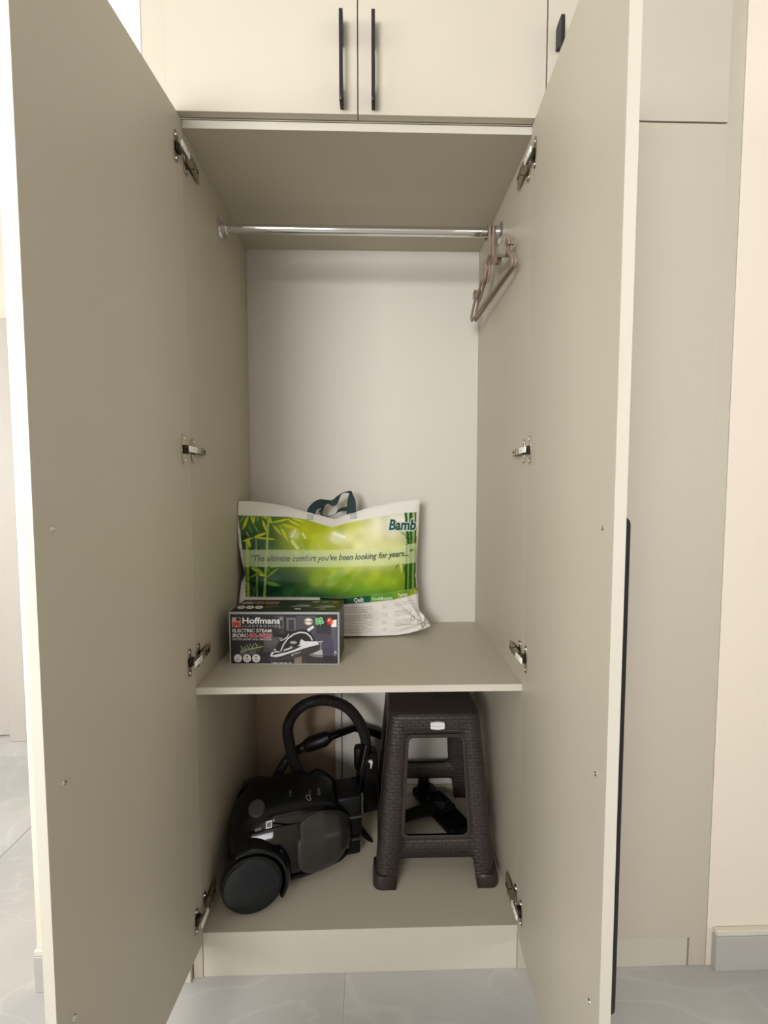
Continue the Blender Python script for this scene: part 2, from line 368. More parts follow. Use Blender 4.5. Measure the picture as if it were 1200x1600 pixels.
def hinge(s, z, ang, hx, hy):
    """concealed hinge: arm on the cabinet side, cup plate on the open door"""
    h = empty('hinge', (0, 0, z)); h.parent = wd
    X = lambda a: s*(W-a)
    def bx(mb, a0, a1, *r, **k):
        x0, x1 = sorted((X(a0), X(a1))); return mb.box(x0, x1, *r, **k)
    p = MB(); p.prism([(.012, -.030), (.022, -.030), (.026, -.024), (.026, -.010), (.034, -.006), (.034, .006), (.026, .010), (.026, .024), (.022, .030), (.012, .030), (.008, .024), (.008, -.024)], 'x', min(X(0), X(.003)), max(X(0), X(.003)), bev=.0006)
    bx(p, 0, .0025, .03, .075, -.007, .007)
    p.build('mounting_plate', M['nickel'], h)
    for zz in (-.022, .022):
        sc = MB(); sc.lathe([(.0005, 0), (.0036, 0), (.0034, .0018), (.001, .0024)], Matrix.Translation((X(.003), .0165, zz)) @ Matrix.Rotation(-s*math.pi/2, 4, 'Y'), 12); sc.build('screw', M['chrome'], h)
    a = MB()
    prof = [(-.006, .0175), (.006, .0195), (.030, .019), (.055, .0165), (.082, .0085), (.084, .004), (.060, .004), (.030, .007), (.004, .008), (-.006, .010)]
    pts = [(X(v), u) for u, v in prof]
    t = [(x, y) for x, y in pts]
    a.prism(t, 'z', -.0078, .0078, bev=.0006)
    a.build('arm', M['nickel'], h)
    sl = MB(); bx(sl, .0168, .0182, .044, .053, -.0035, .0035); sl.build('adjusting_screw', M['darkn'], h)
    sl = MB(); bx(sl, .011, .0135, .060, .067, -.003, .003); sl.build('adjusting_screw', M['darkn'], h)
    sl = MB(); bx(sl, .0085, .0195, .028, .0295, -.0085, .0085); sl.build('clip', M['darkn'], h)
    c = MB(); bx(c, .0165, .0205, -.044, -.001, -.0070, .0070, bev=.0012, seg=2); cp = c.build('hinge_cap', M['cap'], h)
    c = MB(); c.lathe([(.0004, 0), (.0022, 0), (.0018, .0006), (.0003, .0006)], Matrix.Translation((X(.0206), -.020, 0)) @ Matrix.Rotation(-s*math.pi/2, 4, 'Y'), 10); c.build('cap_screw', M['nickel'], h)
    # cup plate in the door's own frame: local u along the door from the hinge edge, n = out of the inner face
    e = Vector((math.cos(ang), math.sin(ang), 0)); n = Vector((-s, 0, 0)); n = (n-e*n.dot(e)).normalized()
    B = Matrix((e, n, Vector((0, 0, 1)))).transposed().to_4x4(); B.translation = (hx, hy, 0)
    q = MB(); t = MB()
    t.prism([(.020, -.028), (.024, -.034), (.031, -.036), (.036, -.030), (.0385, 0), (.036, .030), (.031, .036), (.024, .034), (.020, .028), (.020, .012), (.014, .010), (.014, -.010), (.020, -.012)], 'y', .0002, .0022, bev=.0005)
    q.merge(t.bm, 0, B); q.build('cup_plate', M['nickel'], h)
    q = MB(); t = MB(); t.box(.014, .034, .0018, .008, -.0105, .0105, .002); q.merge(t.bm, 0, B)
    q.build('cup', M['darkn'], h)
    for zz in (-.026, .026):
        q = MB(); q.lathe([(.0005, 0), (.0036, 0), (.0032, .0018), (.001, .0022)], B @ Matrix.Translation((.028, .0022, zz)) @ Matrix.Rotation(-math.pi/2, 4, 'X'), 12); q.build('cup_screw', M['chrome'], h)
    # link between arm and cup
    q = MB(); p0 = Vector((X(.0135), -.010, 0)); p1 = B @ Vector((.022, .008, 0))
    q.prism([((p0+d_).x, (p0+d_).y) for d_ in (Vector((0, .003, 0)), Vector((0, -.003, 0)))]+[((p1+d_).x, (p1+d_).y) for d_ in (Vector((0, -.004, 0)), Vector((0, .004, 0)))], 'z', -.0065, .0065)
    q.build('link', M['nickel'], h)

def leaf(s, hx, hy, ex, ey):
    ang = math.atan2(ey-hy, ex-hx); Ln = math.hypot(ex-hx, ey-hy)
    o_ = empty('door', (hx, hy, 0), ang); o_.parent = wd
    # local x runs from the hinge edge outwards; inner face at y=0, outer face away from the opening
    ny = -1 if s < 0 else 1
    b = MB(); z0, z1 = .0992, 2.1695; T = .018
    ys = sorted((0, ny*T))
    b.box(.001, Ln-.001, *ys, z0+.001, z1-.001)
    b.box(Ln-.001, Ln, *ys, z0, z1, mi=1); b.box(0, .001, *ys, z0, z1, mi=1); b.box(.001, Ln-.001, *ys, z0, z0+.001, mi=1); b.box(.001, Ln-.001, *ys, z1-.001, z1, mi=1)
    b.build('door_leaf', [M['lam'], M['edge']], o_)
    for zz in (1.236, .836, .440):
        sc = MB(); mx = Matrix.Translation((Ln-.033, 0, zz)) @ Matrix.Rotation(ny*math.pi/2, 4, 'X')
        sc.lathe([(.0005, 0), (.0043, 0), (.0045, .0008), (.0034, .0024), (.0012, .0030), (.0005, .0022)], mx, 16)
        sc.build('screw', M['chrome'], o_)
    if s > 0:
        hd = MB(); hd.prism([(.457, T), (.457, T+.004), (.463, T+.0085), (1.243, T+.0085), (1.2525, T+.004), (1.2565, T)][::-1] if 0 else [(T, .4545), (T+.0075, .4595), (T+.0085, .466), (T+.0085, 1.244), (T+.007, 1.250), (T, 1.2565)], 'x', Ln-.018, Ln-.003, bev=.0008)
        q = hd.build('handle', M['black'], o_); q['label'] = 'long slim black edge pull'
    return ang
HL = (-.4185, -.0040, -.4565, -.4525); HR = (.4187, -.0040, .3925, -.4525)
aL = leaf(-1, *HL); aR = leaf(1, *HR)
for z in (2.085, 1.391, .868, .192):
    hinge(-1, z, aL, *HL[:2]); hinge(1, z, aR, *HR[:2])

# ------------------------------------------------------------------ overhead cabinets and the closed neighbour
def bow(mb, x, z0, z1):
    """slim black bow handle standing off a front whose face is y=-.0205"""
    f = -.0205; yo = -.050
    prof = [(f, z1-.008), (f-.006, z1-.003), (yo, z1), (yo-.002, z1-.004), (yo-.003, z1-.020), (yo-.003, z0+.012), (yo-.001, z0+.002), (yo+.003, z0), (f, z0+.004),
            (f, z0+.040), (yo+.012, z0+.048), (yo+.005, z0+.060), (yo+.005, z1-.072), (yo+.009, z1-.060), (f, z1-.054)]
    mb.prism(prof, 'x', x-.0042, x+.0042, bev=.0007)
    return mb
def cab(x0, x1, z0, z1, label, doors):
    c = tag(empty('overhead_cabinet', ((x0+x1)/2, .26, z0)), label, 'cabinet'); ox, oy, oz = c.location
    def P(name, m, *a):
        b = MB().box(a[0]-ox, a[1]-ox, a[2]-oy, a[3]-oy, a[4]-oz, a[5]-oz, .0006).build(name, M[m], c); return b
    P('side_panel', 'lam', x0, x0+.018, 0, D, z0, z1); P('side_panel', 'lam', x1-.018, x1, 0, D, z0, z1)
    P('bottom_panel', 'lam', x0+.0185, x1-.0185, 0, D, z0, z0+.018); P('top_panel', 'lam', x0+.0185, x1-.0185, 0, D, z1-.018, z1)
    P('back_panel', 'back', x0+.0185, x1-.0185, D-.02, D-.015, z0+.0185, z1-.0185)
    for a, b_, hx in doors:
        e = empty('door', (a-ox, -.0205-oy, 0)); e.parent = c
        lf = MB().box(0, b_-a, 0, .018, .0015, z1-z0-.003, .0006).build('door_leaf', M['front'], e)
        hb = MB(); bow(hb, hx, 2.178, 2.376); h_ = hb.build('handle', M['black'], e); h_.location = (-a, .0205, -oz)
    return c
cab(-.4445, .4445, 2.1712, 2.745, 'greige overhead cabinet with two closed doors above the open wardrobe', ((-.4445, -.0018, -.0375), (.0005, .4425, .0355)))
cab(.4475, .885, 2.1712, 2.745, 'single door overhead cabinet at the upper right beside the double one', ((.4462, .885, .4680),))
w2 = tag(empty('wardrobe', (.666, 0, 0)), 'closed narrow wardrobe in plain greige at right, behind the open right door', 'wardrobe'); ox = .666
def Q(name, m, *a):
    return MB().box(a[0]-ox, a[1]-ox, *a[2:], .0006).build(name, M[m], w2)
Q('side_panel', 'lam', .4475, .465, 0, D, 0, 2.1695); Q('side_panel', 'lam', .868, .885, 0, D, 0, 2.1695)
Q('top_panel', 'lam', .4655, .8675, 0, D, 2.1515, 2.1695); Q('bottom_panel', 'lam', .4655, .8675, 0, D, .0775, .0955)
Q('back_panel', 'back', .4655, .8675, D-.02, D-.015, .096, 2.151)
Q('plinth', 'edge', .4655, .8845, -.003, -.0005, 0, .0955)
Q('door', 'front', .4475, .885, -.0205, -.0025, .0992, 2.1685)
# ------------------------------------------------------------------ clothes hangers
def hanger(x, yaw, label):
    h = tag(empty('clothes_hanger', (x, .256, 2.068+.0135), yaw), label, 'hanger')
    c = -.0135; r = .019; R = .0042
    dy = -.018
    hk = [(0, r*math.cos(math.radians(a)), c+r*math.sin(math.radians(a))-(r-.0135-R)) for a in range(-30, 181, 14)]
    hk += [(0, -r+.002, c-.020), (0, -.008+dy*.5, c-.040), (0, dy, c-.055), (0, dy, c-.078)]
    MB().tube(smooth_curve(hk, 3), R, 8).build('hook', M['brownpl'], h)
    z0 = c-.078
    half = [(0, 0), (.018, -.004), (.034, -.014), (.050, -.030), (.056, -.042), (.064, -.044), (.072, -.038), (.092, -.046), (.120, -.062), (.140, -.070), (.150, -.066), (.158, -.072), (.178, -.090), (.190, -.104), (.191, -.114), (.184, -.120)]
    pr = [(0, dy+u, z0+v) for u, v in half]; pl = [(0, dy-u, z0+v) for u, v in half]
    loop = smooth_curve(pl[::-1]+pr[1:], 3)+[Vector((0, dy-.184, z0-.120))]
    MB().tube(loop, R, 8).build('frame', M['brownpl'], h)
    for s in (-1, 1):
        t = [(0, dy+s*u, z0+v) for u, v in [(.134, -.069), (.134, -.050), (.140, -.040), (.152, -.036), (.162, -.042), (.164, -.056)]]
        MB().tube(smooth_curve(t, 4), R, 8).build('strap_notch', M['brownpl'], h)
        t = [(0, dy+s*u, z0+v) for u, v in [(.030, -.012), (.040, -.040), (.052, -.050), (.066, -.047)]]
        MB().tube(smooth_curve(t, 4), R*.85, 8).build('brace', M['brownpl'], h)
    t = [(0, dy-.003, z0+.001), (0, dy, z0-.014), (0, dy+.003, z0+.001)]
    return h
hanger(.3815, .05, 'taupe plastic clothes hanger on the rail, the one nearer the middle')
hanger(.3925, .035, 'taupe plastic clothes hanger hanging right against the side panel')

# ------------------------------------------------------------------ stool
def bool_diff(o, cutters):
    for c in cutters:
        m = o.modifiers.new('b', 'BOOLEAN'); m.operation = 'DIFFERENCE'; m.solver = 'EXACT'; m.object = c
    bpy.context.view_layer.update()
    me = bpy.data.meshes.new_from_object(o.evaluated_get(bpy.context.evaluated_depsgraph_get()))
    o.modifiers.clear(); o.data = me
    for c in cutters: bpy.data.objects.remove(c)
st = tag(empty('stool', (.2175, .2995, ZB)), 'dark brown woven plastic step stool standing in the lower right compartment', 'stool')
HS = .498
def sec(z): # half sizes of the tapering body
    t = z/HS; return (.1795-(.1795-.1365)*t, .184-(.184-.140)*t)
def body_rings(off, zs):
    out = []
    for z in zs:
        hx, hy = sec(z); r = .026 if z < HS-.02 else .03
        out.append([(x, y, z) for x, y in rrect(hx+off, hy+off, r)])
    return out
sb = MB(); rings = body_rings(.0075, [0])+body_rings(.0085, [.006])+body_rings(.0075, [.030])+body_rings(.006, [.036])+body_rings(0, [.0365, .2, .35, HS-.012])+body_rings(-.002, [HS-.005])+body_rings(-.007, [HS-.0005])
sb.loft(rings, smooth=False); so = sb.build('body', [M['wicker'], M['stoolrim']], st)
def tri_loop(pts, r):
    """closed outline with rounded corners"""
    out = []; n = len(pts)
    for i in range(n):
        p = Vector(pts[i]); a = (Vector(pts[i-1])-p).normalized(); b = (Vector(pts[(i+1) % n])-p).normalized()
        ri = r[i] if isinstance(r, (list, tuple)) else r
        if ri == 0: out.append(tuple(p)); continue
        half = math.acos(max(-1, min(1, a.dot(b))))/2; d = ri/math.tan(half); c = p+(a+b).normalized()*(ri/math.sin(half))
        s0 = p+a*d-c; s1 = p+b*d-c; a0 = math.atan2(s0.y, s0.x); a1 = math.atan2(s1.y, s1.x); da = (a1-a0+math.pi) % (2*math.pi)-math.pi
        for k in range(7): out.append((c.x+ri*math.cos(a0+da*k/6), c.y+ri*math.sin(a0+da*k/6)))
    return out
inner = MB(); inner.loft(body_rings(-.006, [-.02, .1, .3, HS-.008]), smooth=False); ci = inner.build('cut', M['wicker'], st)
win = tri_loop([(-.0945, .149), (.0945, .149), (.0790, .431), (-.0790, .431)], .014)
gap = tri_loop([(-.146, -.03), (.146, -.03), (.122, .084), (-.122, .084)], [0, 0, .013, .013])
gap = tri_loop([(-.125, -.03), (.125, -.03), (.108, .084), (-.108, .084)], [0, 0, .013, .013])
cut = [ci]
for ax in ('y', 'x'):
    for g in (win, gap):
        t = MB(); t.prism(g, ax, -.3, .3); cut.append(t.build('cut', M['wicker'], st))
bool_diff(so, cut)
so.data.materials.clear(); so.data.materials.append(M['wicker']); so.data.materials.append(M['stoolrim'])
for p in so.data.polygons:
    c = p.center
    p.material_index = 1 if (c.z < .0362) else 0
# smooth borders round the four openings, and the little badge
for k in range(4):
    t = MB(); lp2 = tri_loop([(-.0975, .146), (.0975, .146), (.082, .434), (-.082, .434)], .016); lp3 = tri_loop([(-.0945, .149), (.0945, .149), (.0790, .431), (-.0790, .431)], .014)
    out3 = []
    lp1 = tri_loop([(-.1045, .139), (.1045, .139), (.0885, .441), (-.0885, .441)], .02)
    half = 1 if k % 2 == 0 else 0
    rings = []
    for lpq, off in ((lp1, -.0005), (lp1, .0018), (lp2, .0025), (lp3, .0012), (lp3, -.006)):
        r_ = []
        for x, z in lpq:
            hy = sec(z)[half]; v = Vector((x, -(hy+off), z))
            r_.append(Matrix.Rotation(k*math.pi/2, 3, 'Z') @ v)
        rings.append(r_)
    t.loft(rings, cap=False, smooth=False); t.build('opening_rim', M['stoolrim'], st)
bd = MB(); hy = sec(.468)[1]; 
pts = [(-.021, -.008), (-.0195, -.010), (0, -.0125), (.0195, -.010), (.021, -.008), (.021, .008), (.0195, .010), (0, .0115), (-.0195, .010), (-.021, .008)]
bd.prism([(x+.006, z+.4675) for x, z in pts], 'y', -hy-.0055, -hy+.002, bev=.0008)
q = bd.build('badge', mat('white badge', (232, 230, 232), .25), st); q['label'] = 'small white oval badge'
bp_ = Print(lambda x, y, l: (.006+x, -hy-.0060-l*.0001, .4675-y)); bp_.stroke([(-.015, -.004), (-.013, .003), (-.010, -.002), (-.006, .003), (0, .001), (.006, .003), (.010, .001)], .0016, (170, 168, 172)); bp_.build('badge_script', st)

# ------------------------------------------------------------------ vacuum cleaner
VA = math.radians(12); vc = tag(empty('vacuum_cleaner', (-.214, .226, ZB), VA), 'glossy black vacuum cleaner under the shelf with its ribbed hose looped up', 'vacuum cleaner')
def vloc(p): # world -> local of the vacuum
    return Matrix.Rotation(-VA, 3, 'Z') @ (Vector(p)-Vector((-.214, .226, ZB)))
ST = [(-.200, .030, .080, .120), (-.192, .075, .050, .165), (-.172, .108, .030, .200), (-.13, .122, .018, .226), (-.06, .128, .015, .238), (.02, .124, .015, .238), (.08, .110, .016, .226), (.13, .090, .020, .200), (.162, .068, .030, .170), (.178, .040, .05, .135)]
def vst(x):
    for a, b in zip(ST, ST[1:]):
        if x <= b[0]:
            t = (x-a[0])/(b[0]-a[0]); return [a[i]+(b[i]-a[i])*t for i in range(1, 4)]
    return ST[-1][1:]
def vsec(x, a, off=0):
    w_, z0, z1 = vst(x); h = (z1-z0)/2; c = math.cos(a); s_ = math.sin(a); e = .62
    y = (w_+off)*abs(c)**e*(1 if c > 0 else -1); z = (h+off)*abs(s_)**e*(1 if s_ > 0 else -1)
    if z > 0: y *= 1-.22*(z/h)**2
    return Vector((x, y, z0+h+z))
xs = [ST[0][0]+(ST[-1][0]-ST[0][0])*(.5-.5*math.cos(math.pi*k/36)) for k in range(37)]
b = MB(); b.loft([[vsec(x, 2*math.pi*k/56) for k in range(56)] for x in xs]); b.build('body', M['vblack'], vc)
def patch(name, fx, amin, amax, off, m, n1=28, n2=16, th=.004):
    """shell piece standing proud of the body between x range fx and angle limits given as functions of t"""
    q = MB(); G = []
    for i in range(n1+1):
        t = i/n1; x = fx[0]+(fx[1]-fx[0])*t; a0, a1 = amin(t), amax(t); row = []
        for j in range(n2+1):
            s_ = j/n2; ed = min(t, 1-t, s_, 1-s_)*12; of = off*min(1, ed)**.5 if ed > 0 else -.001
            row.append(q.bm.verts.new(vsec(x, math.radians(a0+(a1-a0)*s_), of)))
        G.append(row)
    for i in range(n1):
        for j in range(n2): f = q.bm.faces.new((G[i][j], G[i+1][j], G[i+1][j+1], G[i][j+1])); f.smooth = True
    return q.build(name, m, vc)
# angles: 180 = side toward the viewer, 90 = top, 270 = underside
patch('top_cover', (-.165, .125), lambda t: 60, lambda t: 138-10*t, .012, M['vmatt'])
patch('dust_bin', (-.005, .168), lambda t: 150-22*math.sin(math.pi*t)**.5+14*(1-t), lambda t: 176+42*math.sin(math.pi*min(1, t*1.05))**.6, .012, M['vsmoke'])
patch('bin_band', (-.09, .13), lambda t: 138, lambda t: 140+14*math.sin(math.pi*t), .010, M['vblack'])
# bumper line along the lower side
q = MB(); q.tube([vsec(x, math.radians(218), .004) for x in [-.03+.19*k/20 for k in range(21)]], .0055, 8); q.build('bumper', M['vmatt'], vc)
# wheels
WC = Vector((-.122, -.150, .0835))
for sgn, nm in ((-1, 'front'), (1, 'rear')):
    wx = Matrix.Translation((WC.x, sgn*.150, WC.z)) @ Matrix.Rotation(-sgn*math.pi/2, 4, 'X')
    tilt = Matrix.Rotation(0, 4, 'X')
    q = MB(); q.lathe([(.006, -.036), (.072, -.036), (.080, -.030), (.0835, -.018), (.0835, .002), (.081, .007), (.0765, .009)], wx, 64)
    wh = q.build('wheel', M['vrim'], vc)
    q = MB(); q.lathe([(.0755, .004), (.0755, .0095), (.073, .0125), (.060, .0152), (.035, .0175), (.012, .0185), (.002, .0186)], wx, 64); q.build('hub_cap', M['vwheel'], wh)
# fender arch over the big wheel
for sgn in (-1, 1):
    q = MB(); n = 40; rings = []
    for k in range(n+1):
        a = math.radians(-34+150*k/n)
        c, s_ = math.cos(a), math.sin(a); ring = []
        for r_, yy in ((.088, -.098), (.088, -.150), (.091, -.157), (.098, -.157), (.103, -.150), (.110, -.098)):
            ring.append((WC.x+r_*c, -sgn*yy*-1 if 0 else sgn*-yy, WC.z+r_*s_))
        rings.append(ring)
    q.loft(rings, smooth=False); q.build('fender', M['vblack'], vc)
# raised shoulder between fender and bin
patch('shoulder', (-.185, .02), lambda t: 150, lambda t: 172, .016, M['vblack'])
# nose with hose port, trimmed in grey
q = MB(); q.box(.128, .205, -.048, .052, .075, .205, .008, seg=3); nose = q.build('nose_block', M['vmatt'], vc)
q = MB(); q.box(.150, .209, -.0505, -.046, .135, .142, .001); q.box(.203, .209, -.0505, -.046, .142, .215, .001); q.build('nose_trim', M['vtrim'], nose)
q = MB(); q.box(.130, .200, -.045, .050, .014, .073, .004, seg=2); q.build('nose_foot', M['vmatt'], nose)
q = MB(); q.box(.1315, .199, -.0475, -.044, .060, .067, .001); q.build('foot_trim', M['vtrim'], nose)
# round dial and vent on top, carry handle behind
q = MB(); p = vsec(-.112, math.radians(118), .012); q.lathe([(.001, -.01), (.024, -.01), (.024, .004), (.021, .007), (.002, .0075)], Matrix.Translation(p) @ Matrix.Rotation(math.radians(28), 4, 'X'), 32); q.build('dial', M['vtrim'], vc)
q = MB(); q.tube(smooth_curve([vloc(at(472, 1232, .30)), vloc(at(486, 1212, .31)), vloc(at(500, 1208, .31)), vloc(at(520, 1222, .31)), vloc(at(538, 1244, .30))], 6), .012, 10); q.build('carry_handle', M['vmatt'], vc)
# lettering, dashes and sticker
pr = Print(lambda x, y, l: vsec(x, math.radians(y), .0135+l*.0002))
def vtxt(x, a, body, size):
    pr2 = Print(lambda u, v, l: vsec(x+v, math.radians(a+u*420), .0138+l*.0002)); pr2.text(body, 0, 0, size, (118, 120, 122)); return pr2
for (x, a, t, sz) in ((.075, 100, 'HAVEE', .012), (.045, 104, 'cyclone', .009), (-.012, 100, '2000 W', .009)):
    pp = vtxt(x, a, t, sz); pr.V, base = pr.V+pp.V, len(pr.V); pr.Fc += [[i+base for i in f] for f in pp.Fc]; pr.C += pp.C
# oval emblem
for k in range(24):
    a0, a1 = 2*math.pi*k/24, 2*math.pi*(k+1)/24
    b_ = len(pr.V); pr.V += [tuple(vsec(.038+.008*r_*math.cos(t), math.radians(118+5*r_*math.sin(t)+2*math.cos(t)), .0138)) for t, r_ in ((a0, 1), (a1, 1), (a1, .72), (a0, .72))]; pr.Fc.append([b_, b_+1, b_+2, b_+3]); pr.C.append((130, 130, 132))
pr.build('lettering', vc)
stk = Print(lambda x, y, l: vsec(-.085+x, math.radians(147.5-y*400), .0175+l*.0003))
stk.rect(0, -.009, .017, .013, (226, 222, 226)); stk.rect(.0025, -.006, .0145, .0085, (150, 146, 150))
for k in range(5): stk.rect(.004+k*.0021, -.005, .005+k*.0021, .0075, (70, 66, 70))
stk.text('850', -.030, -.001, .012, (150, 150, 150)); stk.build('sticker', vc)

def ribbed(pts, r, name, parent, mt):
    c = smooth_curve(pts, 16); L = [0]
    for a, b in zip(c, c[1:]): L.append(L[-1]+(b-a).length)
    n = int(L[-1]/.0016); P = []; R = []; j = 0
    for i in range(n+1):
        d_ = L[-1]*i/n
        while j < len(L)-2 and L[j+1] < d_: j += 1
        t = (d_-L[j])/max(1e-9, L[j+1]-L[j]); P.append(c[j].lerp(c[j+1], min(1, t))); R.append(r*(1-.13*(1 if i % 3 == 0 else 0)))
    q = MB(); q.tube(P, R, 14); return q.build(name, mt, parent)
hp = [(497, 1252, .300), (478, 1222, .312), (462, 1196, .325), (453, 1165, .335), (450, 1135, .34), (462, 1112, .345), (483, 1098, .345), (510, 1094, .35), (540, 1104, .35), (560, 1126, .345), (570, 1150, .34), (572, 1166, .335)]
hose = ribbed([vloc(at(*p)) for p in hp], .0185, 'hose', vc, M['hose'])
h2 = [(428, 1240, .33), (434, 1212, .345), (445, 1192, .36), (460, 1176, .372), (482, 1163, .38)]
ribbed([vloc(at(*p)) for p in h2], .0165, 'hose', vc, M['hose'])
def tb(name, pts, r, m, parent=vc, n=16):
    q = MB(); q.tube([vloc(at(*p)) for p in pts], r, n); return q.build(name, M[m], parent)
tb('hose_cuff', [(478, 1166, .380), (486, 1162, .380), (507, 1155, .380), (515, 1150, .380)], [.021, .0255, .0245, .018], 'vmatt')
tb('wand', [(508, 1153, .380), (530, 1145, .405), (553, 1137, .440), (570, 1140, .470), (600, 1150, .482)], [.0150, .0145, .0135, .0150, .0155], 'vblack')
tb('grip', [(573, 1160, .335), (571, 1172, .333), (564, 1205, .325), (560, 1236, .318), (563, 1262, .31)], [.0195, .0165, .0150, .0140, .0155], 'vblack')
tb('grip_rear', [(574, 1168, .345), (577, 1195, .35), (574, 1225, .35), (566, 1250, .34)], [.012, .011, .011, .012], 'vmatt')
q = MB(); p = vloc(at(577, 1190, .34)); q.prism([(p.x-.005, p.z+.013), (p.x+.007, p.z+.013), (p.x+.009, p.z+.004), (p.x+.004, p.z-.016), (p.x+.001, p.z-.016), (p.x+.001, p.z+.005), (p.x-.005, p.z+.006)], 'y', p.y-.016, p.y-.008, bev=.0008); q.build('grip_clip', mat('white clip', (225, 226, 230), .3), vc)
# parked brush behind the nose
q = MB(); p = vloc(at(577, 1285, .355)); q.box(p.x-.030, p.x+.028, p.y-.025, p.y+.03, .06, .27, .012, seg=2); q.box(p.x-.05, p.x+.0, p.y-.01, p.y+.03, .20, .285, .012, seg=2); q.build('accessory_holder', M['vmatt'], vc)
q = MB(); a_, b_ = vloc(at(560, 1290, .33)), vloc(at(592, 1332, .262)); q.tube([a_, b_], .009, 10); q.build('cord_end', M['vmatt'], vc)

# floor head lying behind the stool
fh = tag(empty('vacuum_floor_head', (.285, .398, ZB), math.radians(-62)), 'black vacuum floor head lying behind the brown stool, seen through its opening', 'vacuum head')
q = MB(); q.box(-.135, .112, -.050, .035, .002, .034, .010, seg=3); q.build('base_plate', M['vmatt'], fh)
q = MB(); q.box(-.05, .05, -.045, .02, .0345, .06, .010, seg=2); q.build('cover', M['vblack'], fh)
q = MB(); q.tube([(0, -.045, .04), (-.002, -.085, .045), (-.004, -.14, .05), (-.006, -.19, .05)], [.022, .020, .018, .018], 16); q.build('neck', M['vmatt'], fh)
q = MB(); q.tube([(-.135+.02, -.01, .034), (-.11, -.012, .075)], [.022, .02], 14); q.build('swivel', M['vmatt'], fh)

# ------------------------------------------------------------------ steam iron carton
BW, BD, BH = .317, .135, .1525
bxo = tag(empty('iron_box', (-.2235, .1425, ZS), math.radians(-2.0)), 'black and silver carton of an electric steam iron standing on the shelf before the bag', 'box')
q = MB(); q.box(-BW/2, BW/2, 0, BD, 0, BH, .0006); q.build('carton', M['cardside'], bxo)
# border strips of the front face and lid, folded flap edge
q = MB(); e = .0045; f = -.0006
q.box(-BW/2, BW/2, f, .0004, 0, e*.6); q.box(-BW/2, BW/2, f, .0004, BH-.0062, BH); q.box(-BW/2, -BW/2+e, f, .0004, e*.6, BH-.0062); q.box(BW/2-e, BW/2, f, .0004, e*.6, BH-.0062)
q.box(BW/2-.0004, BW/2+.0006, 0, .004, 0, BH); q.box(-BW/2, BW/2, 0, .003, BH-.0003, BH+.0005)
q.build('border', M['cardedge'], bxo)
def FM(x, y, l): return ((x-597)/1033*BW, -.0007-l*.00004, (715-y)/483*BH)
P = Print(FM)
P.rect(92, 250, 1093, 708, (30, 30, 34))
# blurred kitchen behind the iron
for (x0, y0, x1, y1, c) in ((500, 262, 600, 430, (58, 57, 62)), (545, 270, 595, 380, (92, 90, 96)), (560, 285, 582, 365, (50, 50, 54)), (620, 280, 710, 400, (104, 102, 108)), (640, 300, 690, 395, (52, 52, 58)), (715, 262, 900, 470, (72, 70, 76)), (900, 360, 1090, 430, (44, 44, 50)), (1040, 370, 1093, 600, (84, 84, 96)), (400, 400, 500, 600, (64, 64, 66)), (880, 430, 1040, 590, (66, 65, 74)), (430, 460, 560, 560, (80, 80, 82)), (690, 600, 760, 706, (120, 108, 96)), (760, 640, 800, 706, (52, 46, 44)), (800, 630, 1093, 706, (34, 34, 38))):
    P.rect(x0, y0, x1, y1, c)
P.ell(470, 520, 66, 52, (74, 74, 78)); P.ell(470, 505, 60, 36, (88, 88, 92)); P.ell(520, 410, 40, 22, (38, 38, 42))
P.ell(960, 618, 135, 32, (112, 110, 112)); P.rect(830, 600, 1088, 622, (112, 110, 112)); P.ell(960, 600, 133, 24, (176, 172, 168))
P.ell(250, 590, 70, 34, (66, 66, 60)); P.ell(210, 600, 30, 36, (98, 98, 92)); P.ell(300, 590, 34, 42, (88, 88, 84)); P.ell(350, 560, 26, 40, (58, 62, 52))
# iron
P.poly([(430, 665), (470, 620), (520, 560), (560, 480), (600, 440), (700, 400), (780, 385), (840, 405), (880, 470), (925, 540), (930, 580), (860, 610), (700, 655), (560, 682), (470, 685)], (22, 22, 25))
P.poly([(470, 645), (462, 632), (480, 600), (530, 590), (580, 600), (600, 570), (640, 560), (680, 560), (720, 548), (745, 525), (740, 500), (760, 478), (790, 498), (850, 500), (905, 498), (925, 528), (800, 560), (680, 600), (560, 640), (500, 650)], (214, 214, 218))
P.poly([(480, 634), (530, 620), (620, 600), (690, 578), (760, 545), (740, 540), (640, 575), (560, 600), (500, 605)], (24, 24, 27))
P.poly([(575, 585), (600, 520), (640, 470), (700, 450), (760, 460), (745, 510), (710, 545), (640, 560), (600, 575)], (20, 20, 23))
P.stroke([(565, 590), (590, 530), (630, 475), (690, 432), (750, 415), (805, 422), (845, 455), (862, 490)], 13, (206, 206, 210))
P.stroke([(560, 492), (590, 485), (625, 460), (642, 432)], 9, (200, 200, 204)); P.stroke([(553, 476), (580, 470)], 8, (190, 190, 194))
P.ell(684, 510, 34, 13, (160, 162, 156)); P.ell(662, 556, 13, 13, (176, 178, 170)); P.ell(510, 578, 8, 10, (220, 220, 224))
P.poly([(440, 668), (470, 640), (560, 652), (700, 612), (830, 572), (928, 540), (932, 580), (860, 612), (700, 655), (560, 682), (470, 686)], (52, 46, 46))
P.text('Hoffmans', 685, 625, 22, (196, 190, 188), .01, width=72, rot=-.32); P.ell(672, 626, 8, 8, (206, 200, 200))
for k in range(5): P.ell(765+k*22, 586-k*6, 7, 5, (90, 82, 84))
P.poly([(812, 388), (868, 352), (882, 370), (828, 408)], (222, 222, 226))
P.stroke([(905, 505), (960, 500)], 10, (190, 190, 196)); P.stroke([(930, 590), (945, 540), (938, 510)], 8, (150, 150, 158))
